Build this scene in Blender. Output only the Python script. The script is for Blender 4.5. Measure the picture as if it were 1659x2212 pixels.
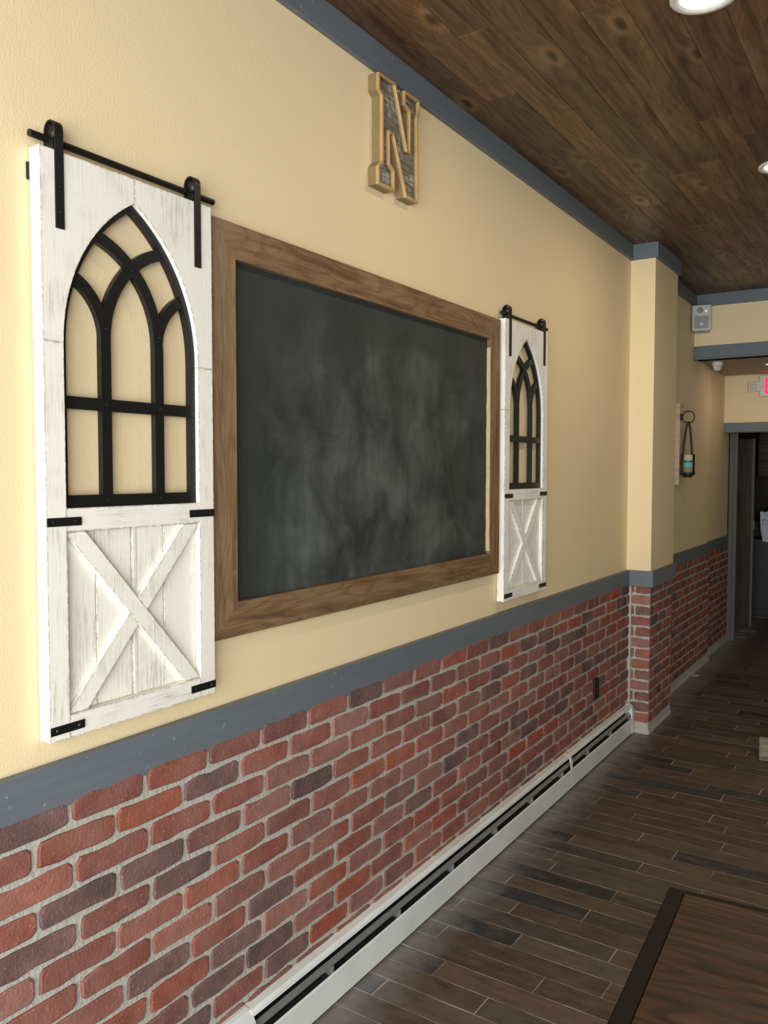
import bpy, bmesh, math, random
from mathutils import Matrix, Vector

for _o in list(bpy.data.objects):
    bpy.data.objects.remove(_o)
S = bpy.context.scene
COL = S.collection
rnd = random.Random(7)

# ------------------------------------------------------------------ camera
FPX, YAW, PITCH, ROLL = 1812.35, math.radians(32.5094), math.radians(-2.7629), math.radians(0.0464)
fw = Vector((-math.sin(YAW) * math.cos(PITCH), math.cos(YAW) * math.cos(PITCH), math.sin(PITCH)))
rt = Vector((math.cos(YAW), math.sin(YAW), 0))
up = rt.cross(fw)
rt2 = rt * math.cos(ROLL) + up * math.sin(ROLL)
up2 = -rt * math.sin(ROLL) + up * math.cos(ROLL)
cd = bpy.data.cameras.new('camera')
cam = bpy.data.objects.new('camera', cd)
COL.objects.link(cam)
cam.matrix_world = Matrix(((rt2.x, up2.x, -fw.x, 1.6331), (rt2.y, up2.y, -fw.y, 0.0),
                           (rt2.z, up2.z, -fw.z, 1.7455), (0, 0, 0, 1)))
cd.sensor_fit = 'VERTICAL'
cd.sensor_height = 36
cd.lens = FPX / 2212 * 36
cd.clip_start = 0.05
S.camera = cam

# ------------------------------------------------------------------ world, daylight, exposure
S.view_settings.view_transform = 'Standard'
S.view_settings.look = 'None'
S.view_settings.gamma = 1
S.view_settings.use_curve_mapping = False
S.view_settings.exposure = 0.0
w = bpy.data.worlds.new('world')
S.world = w
w.use_nodes = True
w.node_tree.nodes['Background'].inputs[0].default_value = (0.85, 0.93, 1.0, 1)
w.node_tree.nodes['Background'].inputs[1].default_value = 1.0


def area(name, loc, rot, sx, sy, power, col):
    l = bpy.data.lights.new(name, 'AREA')
    l.shape = 'RECTANGLE'
    l.size, l.size_y, l.energy, l.color = sx, sy, power, col
    o = bpy.data.objects.new(name, l)
    COL.objects.link(o)
    o.location = loc
    o.rotation_euler = rot
    return o


# daylight entering by the shop window behind the camera (light sits in the opening, aimed along +y)
area('window_daylight', (2.5, -1.62, 1.6), (math.radians(90), 0, 0), 4.2, 2.6, 330, (0.94, 0.985, 1.0))


# ------------------------------------------------------------------ node helpers
def lin(c):
    return tuple(((v / 255) / 12.92 if v / 255 <= .04045 else ((v / 255 + .055) / 1.055) ** 2.4) for v in c) + (1.0,)


class N:
    def __init__(self, name):
        self.m = bpy.data.materials.new(name)
        self.m.use_nodes = True
        self.t = self.m.node_tree
        self.b = self.t.nodes['Principled BSDF']

    def n(self, typ, **kw):
        x = self.t.nodes.new(typ)
        for k, v in kw.items():
            if k == 'ins':
                for a, b in v.items():
                    self.put(x.inputs[a], b)
            else:
                setattr(x, k, v)
        return x

    def put(self, sock, v):
        if isinstance(v, bpy.types.NodeSocket):
            self.t.links.new(v, sock)
        else:
            sock.default_value = v

    def set(self, **kw):
        names = dict(color='Base Color', rough='Roughness', metal='Metallic', normal='Normal', spec='Specular IOR Level',
                     emit='Emission Color', emit_s='Emission Strength', alpha='Alpha', trans='Transmission Weight', coat='Coat Weight')
        for k, v in kw.items():
            self.put(self.b.inputs[names[k]], v)
        return self

    def coord(self, which='Object', scale=(1, 1, 1), rand=True):
        if which == 'World':
            c = self.n('ShaderNodeNewGeometry').outputs['Position']
        else:
            c = self.n('ShaderNodeTexCoord').outputs[which]
        mp = self.n('ShaderNodeMapping')
        mp.inputs['Scale'].default_value = scale
        self.t.links.new(c, mp.inputs[0])
        v = mp.outputs[0]
        if rand:
            oi = self.n('ShaderNodeObjectInfo').outputs['Random']
            m = self.n('ShaderNodeMath', operation='MULTIPLY', ins={0: oi, 1: 57.0}).outputs[0]
            v = self.n('ShaderNodeVectorMath', operation='ADD', ins={0: v, 1: m}).outputs[0]
        return v

    def noise(self, vec, scale=5, detail=4, rough=.55, dist=0):
        return self.n('ShaderNodeTexNoise', ins={'Vector': vec, 'Scale': scale, 'Detail': detail, 'Roughness': rough, 'Distortion': dist}).outputs['Fac']

    def rng(self, v, a, b, c=0., d=1.):
        return self.n('ShaderNodeMapRange', ins={0: v, 1: a, 2: b, 3: c, 4: d}).outputs[0]

    def mix(self, f, a, b, mode='MIX'):
        x = self.n('ShaderNodeMix', data_type='RGBA', blend_type=mode)
        self.put(x.inputs[0], f)
        self.put(x.inputs[6], a)
        self.put(x.inputs[7], b)
        return x.outputs[2]

    def math(self, op, a, b=0.):
        return self.n('ShaderNodeMath', operation=op, ins={0: a, 1: b}).outputs[0]

    def bump(self, h, strength=.3, dist=.01):
        return self.n('ShaderNodeBump', ins={'Height': h, 'Strength': strength, 'Distance': dist}).outputs[0]

    def objcol(self):
        return self.n('ShaderNodeObjectInfo').outputs['Color']


def plain(name, rgb, rough=.6, metal=0., bump=0., bscale=60, **kw):
    k = N(name)
    v = k.coord(rand=True)
    n = k.noise(v, bscale, 3)
    c = lin(rgb)
    dark = tuple(x * .82 for x in c[:3]) + (1,)
    k.set(color=k.mix(k.rng(n, .3, .7), dark, c), rough=rough, metal=metal, **kw)
    if bump:
        k.set(normal=k.bump(n, bump, .004))
    return k.m


MAT = {}


def build_mats():
    # warm beige orange-peel paint
    k = N('beige_paint')
    p = k.coord('World', rand=False)
    n = k.noise(p, 170, 2, .5)
    n2 = k.noise(p, 1.3, 3)
    k.set(color=k.mix(n2, lin((231, 208, 164)), lin((236, 214, 170))), rough=.62, normal=k.bump(n, .17, .005), spec=.35)
    MAT['wall'] = k.m
    # blue grey painted trim, brushed and a little worn
    k = N('blue_grey_trim')
    p = k.coord('World', (14, 1.2, 14), rand=False)
    n = k.noise(p, 3, 5, .65)
    p2 = k.coord('World', rand=False)
    n2 = k.noise(p2, 55, 3, .6)
    c = k.mix(n, lin((91, 98, 104)), lin((111, 117, 121)))
    c = k.mix(k.rng(n2, .66, .74), c, lin((146, 148, 146)))
    k.set(color=c, rough=.55, normal=k.bump(n, .25, .003))
    MAT['trim'] = k.m
    # mortar
    k = N('mortar')
    p = k.coord('World', rand=False)
    n = k.noise(p, 70, 5, .7)
    n2 = k.noise(p, 4, 3)
    c = k.mix(n, lin((160, 155, 142)), lin((204, 199, 186)))
    c = k.mix(k.rng(n2, .4, .7, 0, .5), c, lin((186, 186, 180)))
    k.set(color=c, rough=.95, normal=k.bump(n, .8, .008), spec=.2)
    MAT['mortar'] = k.m
    # brick: colour per object
    k = N('tumbled_brick')
    v = k.coord('Object')
    n = k.noise(v, 22, 5, .65)
    n2 = k.noise(v, 120, 3, .7)
    n3 = k.noise(v, 7, 3)
    oc = k.objcol()
    c = k.mix(k.rng(n, .35, .72), k.mix(.4, oc, (.06, .04, .035, 1)), oc)
    c = k.mix(k.rng(n3, .4, .75, 0, .6), c, lin((150, 112, 102)))
    c = k.mix(k.rng(n2, .62, .7, 0, .6), c, lin((196, 160, 142)))
    k.set(color=c, rough=.9, normal=k.bump(k.math('ADD', n, n2), .6, .004), spec=.2)
    MAT['brick'] = k.m

    # stained ceiling planks (grain along local X)
    def wood(name, dark, mid, light, knots=True, rough=.5, gsc=1., useobj=True, knot_scale=1.0, gray=None, spec=.4, contrast=1., rings=70., ring_mix=.3):
        k = N(name)
        base = k.coord('Object')
        kv = k.n('ShaderNodeMapping', ins={'Vector': base, 'Scale': (2.1 * knot_scale, 5.0 * knot_scale, 1)}).outputs[0]
        vor = k.n('ShaderNodeTexVoronoi', voronoi_dimensions='2D', ins={'Vector': kv, 'Scale': 1.0})
        cell = k.n('ShaderNodeSeparateColor', ins={0: vor.outputs['Color']}).outputs[0]
        d = k.math('ADD', vor.outputs['Distance'], k.rng(cell, .55, .56, 1., 0.))
        bend = k.math('MULTIPLY', k.rng(d, 0, .35, 1, 0), .05 if knots else 0.)
        off = k.n('ShaderNodeCombineXYZ', ins={'X': 0., 'Y': bend, 'Z': 0.}).outputs[0]
        v2 = k.n('ShaderNodeVectorMath', operation='ADD', ins={0: base, 1: off}).outputs[0]
        gv = k.n('ShaderNodeMapping', ins={'Vector': v2, 'Scale': (1.3 * gsc, 17 * gsc, 17 * gsc)}).outputs[0]
        g = k.noise(gv, 1.6, 6, .65, .6)
        fine = k.noise(k.n('ShaderNodeMapping', ins={'Vector': v2, 'Scale': (5 * gsc, 220 * gsc, 220)}).outputs[0], 1, 3, .6)
        fld = k.noise(k.n('ShaderNodeMapping', ins={'Vector': v2, 'Scale': (1.5 * gsc, 7.5 * gsc, 7.5)}).outputs[0], 1.0, 2, .35, .25)
        ringl = k.math('SINE', k.math('MULTIPLY', fld, rings))
        patch = k.noise(k.n('ShaderNodeMapping', ins={'Vector': base, 'Scale': (1.3, 5, 5)}).outputs[0], 1.7, 4, .6)
        cr = k.n('ShaderNodeValToRGB')
        e = cr.color_ramp.elements
        e[0].position, e[0].color = .5 - .18 / contrast, lin(dark)
        e[1].position, e[1].color = .5 + .22 / contrast, lin(light)
        m = cr.color_ramp.elements.new(.5)
        m.color = lin(mid)
        k.put(cr.inputs[0], g)
        c = cr.outputs[0]
        c = k.mix(k.rng(fine, .4, .75, 0, .35), c, lin(dark))
        c = k.mix(k.rng(ringl, .2, 1, 0, ring_mix), c, lin(tuple(x * .72 for x in dark)))
        if gray:
            sc = k.noise(k.n('ShaderNodeMapping', ins={'Vector': base, 'Scale': (7, 16, 16)}).outputs[0], 1.5, 5, .7, 1.2)
            c = k.mix(k.rng(patch, .54, .74, 0, .5), c, lin(gray))
            c = k.mix(k.math('MULTIPLY', k.rng(sc, .6, .72, 0, .6), k.rng(patch, .45, .6, .2, 1)), c, lin(tuple(min(255, x * 1.15) for x in gray)))
        if knots:
            c = k.mix(k.rng(d, .03, .09, .75, 0), c, lin(tuple(x * .5 for x in dark)))
            ring = k.math('MULTIPLY', k.rng(d, .08, .13, 0, 1), k.rng(d, .13, .24, 1, 0))
            c = k.mix(k.math('MULTIPLY', ring, .35), c, lin(tuple(min(255, x * 1.35) for x in light)))
        if useobj:
            c = k.mix(1.0, c, k.objcol(), 'MULTIPLY')
        k.set(color=c, rough=k.rng(g, .3, .7, rough + .1, rough - .08), normal=k.bump(k.math('ADD', g, fine), .28, .003), spec=spec)
        return k.m
    MAT['plank'] = wood('stained_ceiling_wood', (70, 49, 33), (104, 76, 52), (124, 94, 66), True, .42, gray=(138, 114, 88))
    MAT['frame'] = wood('barnwood_frame', (100, 75, 51), (132, 103, 72), (154, 125, 91), False, .75, gsc=1.3, gray=(146, 124, 98), spec=.25)
    MAT['tablewood'] = wood('oak_tabletop', (32, 17, 7), (66, 37, 14), (94, 55, 23), False, .42, gsc=.62, useobj=False, contrast=.9, rings=190., ring_mix=.85)
    MAT['darkwood'] = wood('dark_door_wood', (46, 32, 22), (64, 46, 31), (78, 58, 40), False, .6, useobj=False)
    MAT['palewood'] = wood('weathered_pale_wood', (84, 76, 62), (132, 121, 102), (164, 153, 132), False, .85, gsc=1.6, useobj=False)
    MAT['plankboard'] = wood('cream_wood', (196, 178, 148), (212, 194, 162), (222, 206, 176), False, .7, useobj=False)

    # floor tile (wood-look porcelain); grain along local X; dust haze near the brick wall
    k = N('wood_look_tile')
    base = k.coord('Object')
    g = k.noise(k.n('ShaderNodeMapping', ins={'Vector': base, 'Scale': (3, 40, 1)}).outputs[0], 1.4, 6, .7, .4)
    bl = k.noise(k.n('ShaderNodeMapping', ins={'Vector': base, 'Scale': (6, 14, 1)}).outputs[0], 1.5, 5, .65)
    fl = k.noise(base, 160, 3, .6)
    oc = k.objcol()
    c = k.mix(k.rng(g, .3, .75), k.mix(.4, oc, (.016, .014, .012, 1)), oc)
    c = k.mix(k.rng(bl, .5, .7, 0, .5), c, lin((116, 100, 84)))
    c = k.mix(k.rng(bl, .28, .45, .6, 0), c, lin((44, 38, 34)))
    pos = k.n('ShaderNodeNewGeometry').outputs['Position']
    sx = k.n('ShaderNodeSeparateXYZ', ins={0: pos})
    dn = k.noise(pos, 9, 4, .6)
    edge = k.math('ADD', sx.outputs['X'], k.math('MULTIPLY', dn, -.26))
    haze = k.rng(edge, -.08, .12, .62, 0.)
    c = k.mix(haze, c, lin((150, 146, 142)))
    k.set(color=c, rough=k.rng(g, .3, .7, .5, .36), normal=k.bump(k.math('ADD', g, fl), .12, .002), spec=.4)
    MAT['tile'] = k.m
    k = N('grout')
    p = k.coord('World', rand=False)
    n = k.noise(p, 6, 4, .6)
    k.set(color=k.mix(k.rng(n, .35, .65), lin((104, 92, 82)), lin((206, 194, 178))), rough=.9)
    MAT['grout'] = k.m

    # distressed white paint: streaks along local Z or local Y
    def white(name, sc):
        k = N(name)
        v = k.coord('Object')
        s1 = k.noise(k.n('ShaderNodeMapping', ins={'Vector': v, 'Scale': sc}).outputs[0], 1, 6, .75)
        pt = k.noise(v, 9, 4, .6)
        wear = k.math('MULTIPLY', k.rng(s1, .45, .64, 0, 1), k.rng(pt, .45, .66, 0, 1))
        c = k.mix(k.math('MULTIPLY', wear, .7), lin((236, 231, 218)), lin((168, 155, 140)))
        c = k.mix(k.rng(s1, .66, .78, 0, .6), c, lin((150, 134, 116)))
        bv = k.n('ShaderNodeBevel', samples=4, ins={'Radius': .006}).outputs[0]
        gn = k.n('ShaderNodeNewGeometry').outputs['Normal']
        dt = k.n('ShaderNodeVectorMath', operation='DOT_PRODUCT', ins={0: bv, 1: gn}).outputs['Value']
        en = k.noise(v, 70, 4, .7)
        em = k.math('MULTIPLY', k.rng(dt, .995, .93, 0, 1), k.rng(en, .42, .55, 0, .9))
        c = k.mix(em, c, lin((138, 116, 94)))
        k.set(color=c, rough=.7, normal=k.bump(s1, .25, .003), spec=.25)
        return k.m
    MAT['white_z'] = white('distressed_white_upright', (170, 170, 9))
    MAT['white_y'] = white('distressed_white_level', (170, 9, 170))

    # chalkboard with wiped chalk
    k = N('chalkboard')
    v = k.coord('Object', rand=False)
    big = k.noise(v, 4.2, 6, .62, .5)
    st = k.noise(k.n('ShaderNodeMapping', ins={'Vector': v, 'Scale': (1, 9, 1.5)}).outputs[0], 2, 5, .6)
    sep = k.n('ShaderNodeSeparateXYZ', ins={0: v})
    cy = k.rng(sep.outputs['Y'], .05, .35, .1, 1)
    cy2 = k.rng(sep.outputs['Y'], 1.35, 1.65, 1, .2)
    cz = k.rng(sep.outputs['Z'], .5, .95, 1, .2)
    msk = k.math('MULTIPLY', k.math('MULTIPLY', cy, cy2), cz)
    f = k.math('MULTIPLY', k.math('MULTIPLY', k.rng(big, .38, .72, 0, 1), k.rng(st, .3, .7, .45, 1)), msk)
    swv = k.n('ShaderNodeVectorMath', operation='SUBTRACT', ins={0: v, 1: (0.0, .98, .30)}).outputs[0]
    rad = k.n('ShaderNodeVectorMath', operation='LENGTH', ins={0: swv}).outputs['Value']
    arc = k.math('MULTIPLY', k.math('MULTIPLY', k.rng(rad, .36, .53, 0, 1), k.rng(rad, .53, .56, 1, 0)), k.rng(sep.outputs['Z'], .45, .75, 0, .22))
    arc = k.math('MULTIPLY', arc, k.rng(big, .3, .6, .2, 1))
    f = k.math('ADD', k.math('MULTIPLY', f, .8), arc)
    k.set(color=k.mix(f, lin((48, 52, 50)), lin((112, 116, 110))), rough=.6, normal=k.bump(st, .05, .002), spec=.3)
    MAT['chalk'] = k.m

    k = N('letter_face')
    v = k.coord('Object', rand=False)
    s = k.noise(k.n('ShaderNodeMapping', ins={'Vector': v, 'Scale': (1, 12, 90)}).outputs[0], 1, 4, .6)
    b = k.noise(v, 22, 4, .6)
    c = k.mix(k.rng(s, .4, .6), lin((92, 90, 78)), lin((120, 118, 104)))
    c = k.mix(k.math('MULTIPLY', k.rng(b, .48, .66), k.rng(s, .35, .6)), c, lin((190, 190, 176)))
    k.set(color=c, rough=.5)
    MAT['letter_face'] = k.m
    MAT['gold'] = plain('gold_wood_rim', (196, 160, 106), .4, .15, .2, 40)
    MAT['gold_side'] = plain('tan_metal_side', (138, 116, 80), .5, .1)
    MAT['black'] = plain('black_iron', (30, 31, 30), .42, .3, .12, 90)
    MAT['screw'] = plain('screw_steel', (120, 120, 118), .35, .9)
    MAT['hwhite'] = plain('heater_enamel', (230, 233, 226), .32, 0, 0, 4)
    MAT['hdark'] = plain('heater_dark_inside', (34, 38, 38), .7)
    MAT['damper'] = plain('damper_metal', (150, 152, 150), .38, .5)
    MAT['outlet'] = plain('black_outlet_plastic', (18, 17, 15), .4)
    MAT['speaker'] = plain('speaker_shell', (196, 198, 190), .5)
    MAT['grille'] = plain('speaker_grille', (158, 160, 152), .7, 0, .3, 300)
    MAT['wplastic'] = plain('white_plastic', (226, 224, 216), .4)
    MAT['blackplastic'] = plain('black_plastic', (20, 20, 20), .3)
    MAT['chrome'] = plain('chrome_reflector', (225, 225, 222), .16, 1.0)
    MAT['strap'] = plain('dark_strap', (44, 42, 34), .7, 0, .2, 120)
    MAT['tray'] = plain('dark_bronze', (46, 34, 28), .5, .4)
    MAT['soffit'] = plain('taupe_ceiling_paint', (176, 162, 142), .7, 0, .1, 90)
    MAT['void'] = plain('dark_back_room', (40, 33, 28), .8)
    MAT['greywall'] = plain('grey_green_rail', (60, 66, 62), .7)
    MAT['dark_fill'] = plain('black_darkness_fill', (17, 17, 18), .5)  # black colour stands in for the unlit dark below the bag
    MAT['bag'] = plain('white_paper_bag', (206, 210, 214), .8, 0, .2, 14)
    MAT['ink'] = plain('grey_ink', (70, 74, 80), .7)
    MAT['beige'] = plain('beige_knob', (200, 168, 140), .6)
    MAT['edge'] = plain('near_black_edge', (24, 16, 11), .55, spec=.2)
    MAT['concrete'] = plain('grey_slab', (120, 116, 110), .9)
    MAT['candle_tan'] = plain('tan_wax', (232, 206, 168), .6)
    MAT['bead_white'] = plain('bead_white_paint', (230, 225, 212), .7)
    MAT['raw_wood'] = plain('raw_pale_wood', (202, 178, 136), .8, 0, .3, 50)
    MAT['candle_teal'] = plain('teal_wax', (140, 200, 188), .6)
    MAT['candle_brown'] = plain('brown_wax', (184, 146, 114), .6)
    k = N('clear_glass')
    fr = k.n('ShaderNodeFresnel', ins={'IOR': 1.12}).outputs[0]
    tr = k.n('ShaderNodeBsdfTransparent', ins={'Color': (.93, .97, .95, 1)}).outputs[0]
    gl = k.n('ShaderNodeBsdfGlossy', ins={'Roughness': .05}).outputs[0]
    mx = k.n('ShaderNodeMixShader', ins={0: fr, 1: tr, 2: gl}).outputs[0]
    k.t.links.new(mx, k.t.nodes['Material Output'].inputs['Surface'])
    MAT['glass'] = k.m
    MAT['room_dark'] = plain('dark_brown_room_paint', (84, 66, 52), .8)
    MAT['jamb'] = plain('dull_grey_jamb_paint', (92, 88, 80), .6)

    def emit(name, col, s):
        k = N(name)
        k.set(color=col, emit=col, emit_s=s, rough=.5)
        MAT[name] = k.m
    emit('lamp_lens', (1.0, .86, .62, 1), 9.)
    emit('exit_red', (1.0, .012, .06, 1), 1.6)
    emit('led_amber', (1.0, .8, .55, 1), 1.5)


build_mats()

# ------------------------------------------------------------------ object helpers
WM = {}


def link(o, parent, mw):
    COL.objects.link(o)
    WM[o.name] = mw
    if parent is not None:
        o.parent = parent
        o.matrix_basis = WM[parent.name].inverted() @ mw
    else:
        o.matrix_basis = mw
    return o


def tag(o, label=None, cat=None, group=None, kind=None):
    if label: o['label'] = label
    if cat: o['category'] = cat
    if group: o['group'] = group
    if kind: o['kind'] = kind
    return o


def T(x=0, y=0, z=0):
    return Matrix.Translation((x, y, z))


def AX(o, X, Y, Z):
    return Matrix(((X[0], Y[0], Z[0], o[0]), (X[1], Y[1], Z[1], o[1]), (X[2], Y[2], Z[2], o[2]), (0, 0, 0, 1)))


def thing(name, label, cat, loc=(0, 0, 0), group=None, mw=None, kind=None):
    o = bpy.data.objects.new(name, None)
    o.empty_display_size = .1
    link(o, None, mw if mw is not None else T(*loc))
    return tag(o, label, cat, group, kind)


class MB:
    def __init__(self):
        self.v, self.f = [], []

    def box(self, x0, x1, y0, y1, z0, z1):
        b = len(self.v)
        self.v += [(x, y, z) for x in (x0, x1) for y in (y0, y1) for z in (z0, z1)]
        for q in ((0, 1, 3, 2), (4, 6, 7, 5), (0, 4, 5, 1), (2, 3, 7, 6), (0, 2, 6, 4), (1, 5, 7, 3)):
            self.f.append([b + i for i in q])
        return self

    def prism(self, poly, a, b, axis=0):
        """poly: 2-D points; extruded from a to b along axis (0: poly is y,z; 1: x,z; 2: x,y)"""
        n, s = len(poly), len(self.v)
        for t in (a, b):
            for p in poly:
                q = list(p)
                q.insert(axis, t)
                self.v.append(tuple(q))
        self.f.append([s + i for i in range(n)][::-1])
        self.f.append([s + n + i for i in range(n)])
        for i in range(n):
            j = (i + 1) % n
            self.f.append([s + i, s + j, s + n + j, s + n + i])
        return self

    def ring(self, outer, inner, a, b, axis=0):
        n, s = len(outer), len(self.v)
        for t in (a, b):
            for pl in (outer, inner):
                for p in pl:
                    q = list(p)
                    q.insert(axis, t)
                    self.v.append(tuple(q))
        O0, I0, O1, I1 = s, s + n, s + 2 * n, s + 3 * n
        for i in range(n):
            j = (i + 1) % n
            self.f += [[O0 + i, O0 + j, O1 + j, O1 + i], [I0 + j, I0 + i, I1 + i, I1 + j],
                       [O1 + i, O1 + j, I1 + j, I1 + i], [O0 + j, O0 + i, I0 + i, I0 + j]]
        return self

    def tube(self, pts, r, n=10, closed=False):
        pts = [Vector(p) for p in pts]
        s = len(self.v)
        m = len(pts)
        prevn = None
        for i, p in enumerate(pts):
            if closed:
                d = pts[(i + 1) % m] - pts[i - 1]
            else:
                d = pts[min(i + 1, m - 1)] - pts[max(i - 1, 0)]
            d.normalize()
            if prevn is None:
                a = Vector((0, 0, 1)) if abs(d.z) < .9 else Vector((1, 0, 0))
                u = d.cross(a).normalized()
            else:
                u = (prevn - d * prevn.dot(d)).normalized()
            prevn = u
            v = d.cross(u)
            for k in range(n):
                t = 2 * math.pi * k / n
                self.v.append(tuple(p + (u * math.cos(t) + v * math.sin(t)) * r))
        for i in range(m if closed else m - 1):
            a, b = s + i * n, s + ((i + 1) % m) * n
            for k in range(n):
                l = (k + 1) % n
                self.f.append([a + k, a + l, b + l, b + k])
        if not closed:
            self.f.append([s + k for k in range(n)][::-1])
            self.f.append([s + (m - 1) * n + k for k in range(n)])
        return self

    def lathe(self, prof, c=(0, 0, 0), n=32, axis=2):
        s = len(self.v)
        for r, h in prof:
            for k in range(n):
                t = 2 * math.pi * k / n
                q = [r * math.cos(t), r * math.sin(t)]
                q.insert(axis, h)
                self.v.append((q[0] + c[0], q[1] + c[1], q[2] + c[2]))
        for i in range(len(prof) - 1):
            for k in range(n):
                l = (k + 1) % n
                self.f.append([s + i * n + k, s + i * n + l, s + (i + 1) * n + l, s + (i + 1) * n + k])
        if prof[0][0] > 1e-6:
            self.f.append([s + k for k in range(n)][::-1])
        if prof[-1][0] > 1e-6:
            self.f.append([s + (len(prof) - 1) * n + k for k in range(n)])
        return self

    def ribbon(self, path, wdir, w, t):
        """flat strap: path of points, width w along wdir, thickness t"""
        path = [Vector(p) for p in path]
        wd = Vector(wdir).normalized()
        s = len(self.v)
        m = len(path)
        for i, p in enumerate(path):
            d = (path[min(i + 1, m - 1)] - path[max(i - 1, 0)]).normalized()
            nn = d.cross(wd).normalized()
            for a, b in ((-1, -1), (1, -1), (1, 1), (-1, 1)):
                self.v.append(tuple(p + wd * (a * w / 2) + nn * (b * t / 2)))
        for i in range(m - 1):
            a, b = s + 4 * i, s + 4 * i + 4
            for k in range(4):
                l = (k + 1) % 4
                self.f.append([a + k, a + l, b + l, b + k])
        self.f.append([s + 3, s + 2, s + 1, s])
        e = s + 4 * (m - 1)
        self.f.append([e, e + 1, e + 2, e + 3])
        return self

    def mesh(self, name, mat, smooth=False):
        me = bpy.data.meshes.new(name)
        me.from_pydata(self.v, [], self.f)
        bm = bmesh.new()
        bm.from_mesh(me)
        bmesh.ops.recalc_face_normals(bm, faces=bm.faces)
        bm.to_mesh(me)
        bm.free()
        me.materials.append(MAT[mat])
        if smooth:
            for p in me.polygons:
                p.use_smooth = True
        return me

    def obj(self, name, mat, parent=None, mw=None, bevel=0., smooth=False, color=None, seg=2):
        o = bpy.data.objects.new(name, self.mesh(name, mat, smooth))
        link(o, parent, mw if mw is not None else (WM[parent.name] if parent is not None else Matrix()))
        if bevel:
            b = o.modifiers.new('bevel', 'BEVEL')
            b.width, b.segments, b.limit_method = bevel, seg, 'ANGLE'
        if color:
            o.color = color
        return o


def from_mesh(name, me, parent, mw, color=None):
    o = bpy.data.objects.new(name, me)
    link(o, parent, mw)
    if color:
        o.color = color
    return o


def struct(mb, name, mat, label, cat, bevel=0., smooth=False):
    return tag(mb.obj(name, mat, None, Matrix(), bevel, smooth), label, cat, kind='structure')


# ------------------------------------------------------------------ setting: shell
ZC, ZCB = 3.2257, 3.129            # ceiling, lower edge of crown board
ZRT, ZRB = 1.0914, 0.985           # chair rail top / bottom
YP0, YP1, PX = 5.582, 6.175, 0.159  # pilaster
YS = 7.443                         # soffit face
ZS = 2.70                          # lower ceiling
YF = -1.7                          # shop-front wall
YSTEP, XR = 8.12, -0.03            # wall steps back here
YH = 8.95                          # header wall above the doorway

wl = struct(MB().box(-.2, 0, YF, YP0 + .02, .9, 3.3).box(-.2, .0175, YF, YP0, 0, .99), 'wall_left', 'wall',
            'long beige textured wall with brick wainscot below the grey rail', 'wall')
wl.data.materials.append(MAT['mortar'])
for p in wl.data.polygons:
    if p.index >= 6: p.material_index = 1
pil = struct(MB().box(-.1, PX, YP0, YP1, .99, 3.3).box(-.1, PX - .0045, YP0 + .0045, YP1 - .002, 0, .99), 'pilaster', 'wall',
             'beige pilaster with brick base standing out from the left wall', 'pilaster')
pil.data.materials.append(MAT['mortar'])
for p in pil.data.polygons:
    if p.index >= 6: p.material_index = 1
wf = struct(MB().box(-.2, 0, YP1 - .02, YSTEP, .9, 3.3).box(-.2, .020, YP1 - .02, YSTEP - .002, 0, .99), 'wall_left_rear', 'wall',
            'beige wall with brick wainscot between pilaster and the step in the wall', 'wall')
wf.data.materials.append(MAT['mortar'])
for p in wf.data.polygons:
    if p.index >= 6: p.material_index = 1
wr = struct(MB().box(-.25, XR, YSTEP - .02, 9.24, .9, 3.3).box(-.25, XR + .020, YSTEP - .02, 9.20, 0, .99), 'wall_left_end', 'wall',
            'set-back beige wall with brick wainscot beside the dark doorway', 'wall')
wr.data.materials.append(MAT['mortar'])
for p in wr.data.polygons:
    if p.index >= 6: p.material_index = 1

struct(MB().box(5.0, 5.2, YF, 9.2, 0, 3.4), 'wall_right', 'room_dark', 'plain dark brown wall across the room', 'wall')
# shop front with one wide window opening
struct(MB().box(-.2, .35, YF - .15, YF, 0, 3.4).box(4.65, 5.2, YF - .15, YF, 0, 3.4)
       .box(.35, 4.65, YF - .15, YF, 0, .5).box(.35, 4.65, YF - .15, YF, 2.95, 3.4),
       'wall_front', 'room_dark', 'dark brown shop-front wall around the wide window', 'wall')
struct(MB().box(.35, 4.65, YF - .12, YF - .02, .5, .56).box(.35, 4.65, YF - .12, YF - .02, 2.89, 2.95)
       .box(.35, .41, YF - .12, YF - .02, .5, 2.95).box(4.59, 4.65, YF - .12, YF - .02, .5, 2.95)
       .box(1.77, 1.82, YF - .12, YF - .02, .5, 2.95).box(3.18, 3.23, YF - .12, YF - .02, .5, 2.95),
       'window_1', 'trim', 'grey framed shop window letting in the daylight', 'window')
sof = struct(MB().box(-.1, 5.1, YS, YS + .2, ZS, 3.4), 'wall_soffit', 'wall', 'beige soffit wall above the lower ceiling', 'wall')
lc = struct(MB().box(-.1, 5.1, YS + .01, 9.3, ZS, ZS + .05), 'ceiling_lower', 'soffit', 'low taupe ceiling over the passage to the doorway', 'ceiling')
struct(MB().box(-.06, 5.1, YH, YH + .2, 2.14, ZS + .02), 'wall_header', 'wall', 'beige wall above the dark doorway', 'wall')
struct(MB().box(1.3, 5.1, YH, YH + .2, 0, 2.15), 'wall_end', 'wall', 'beige end wall right of the dark doorway', 'wall')
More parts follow.
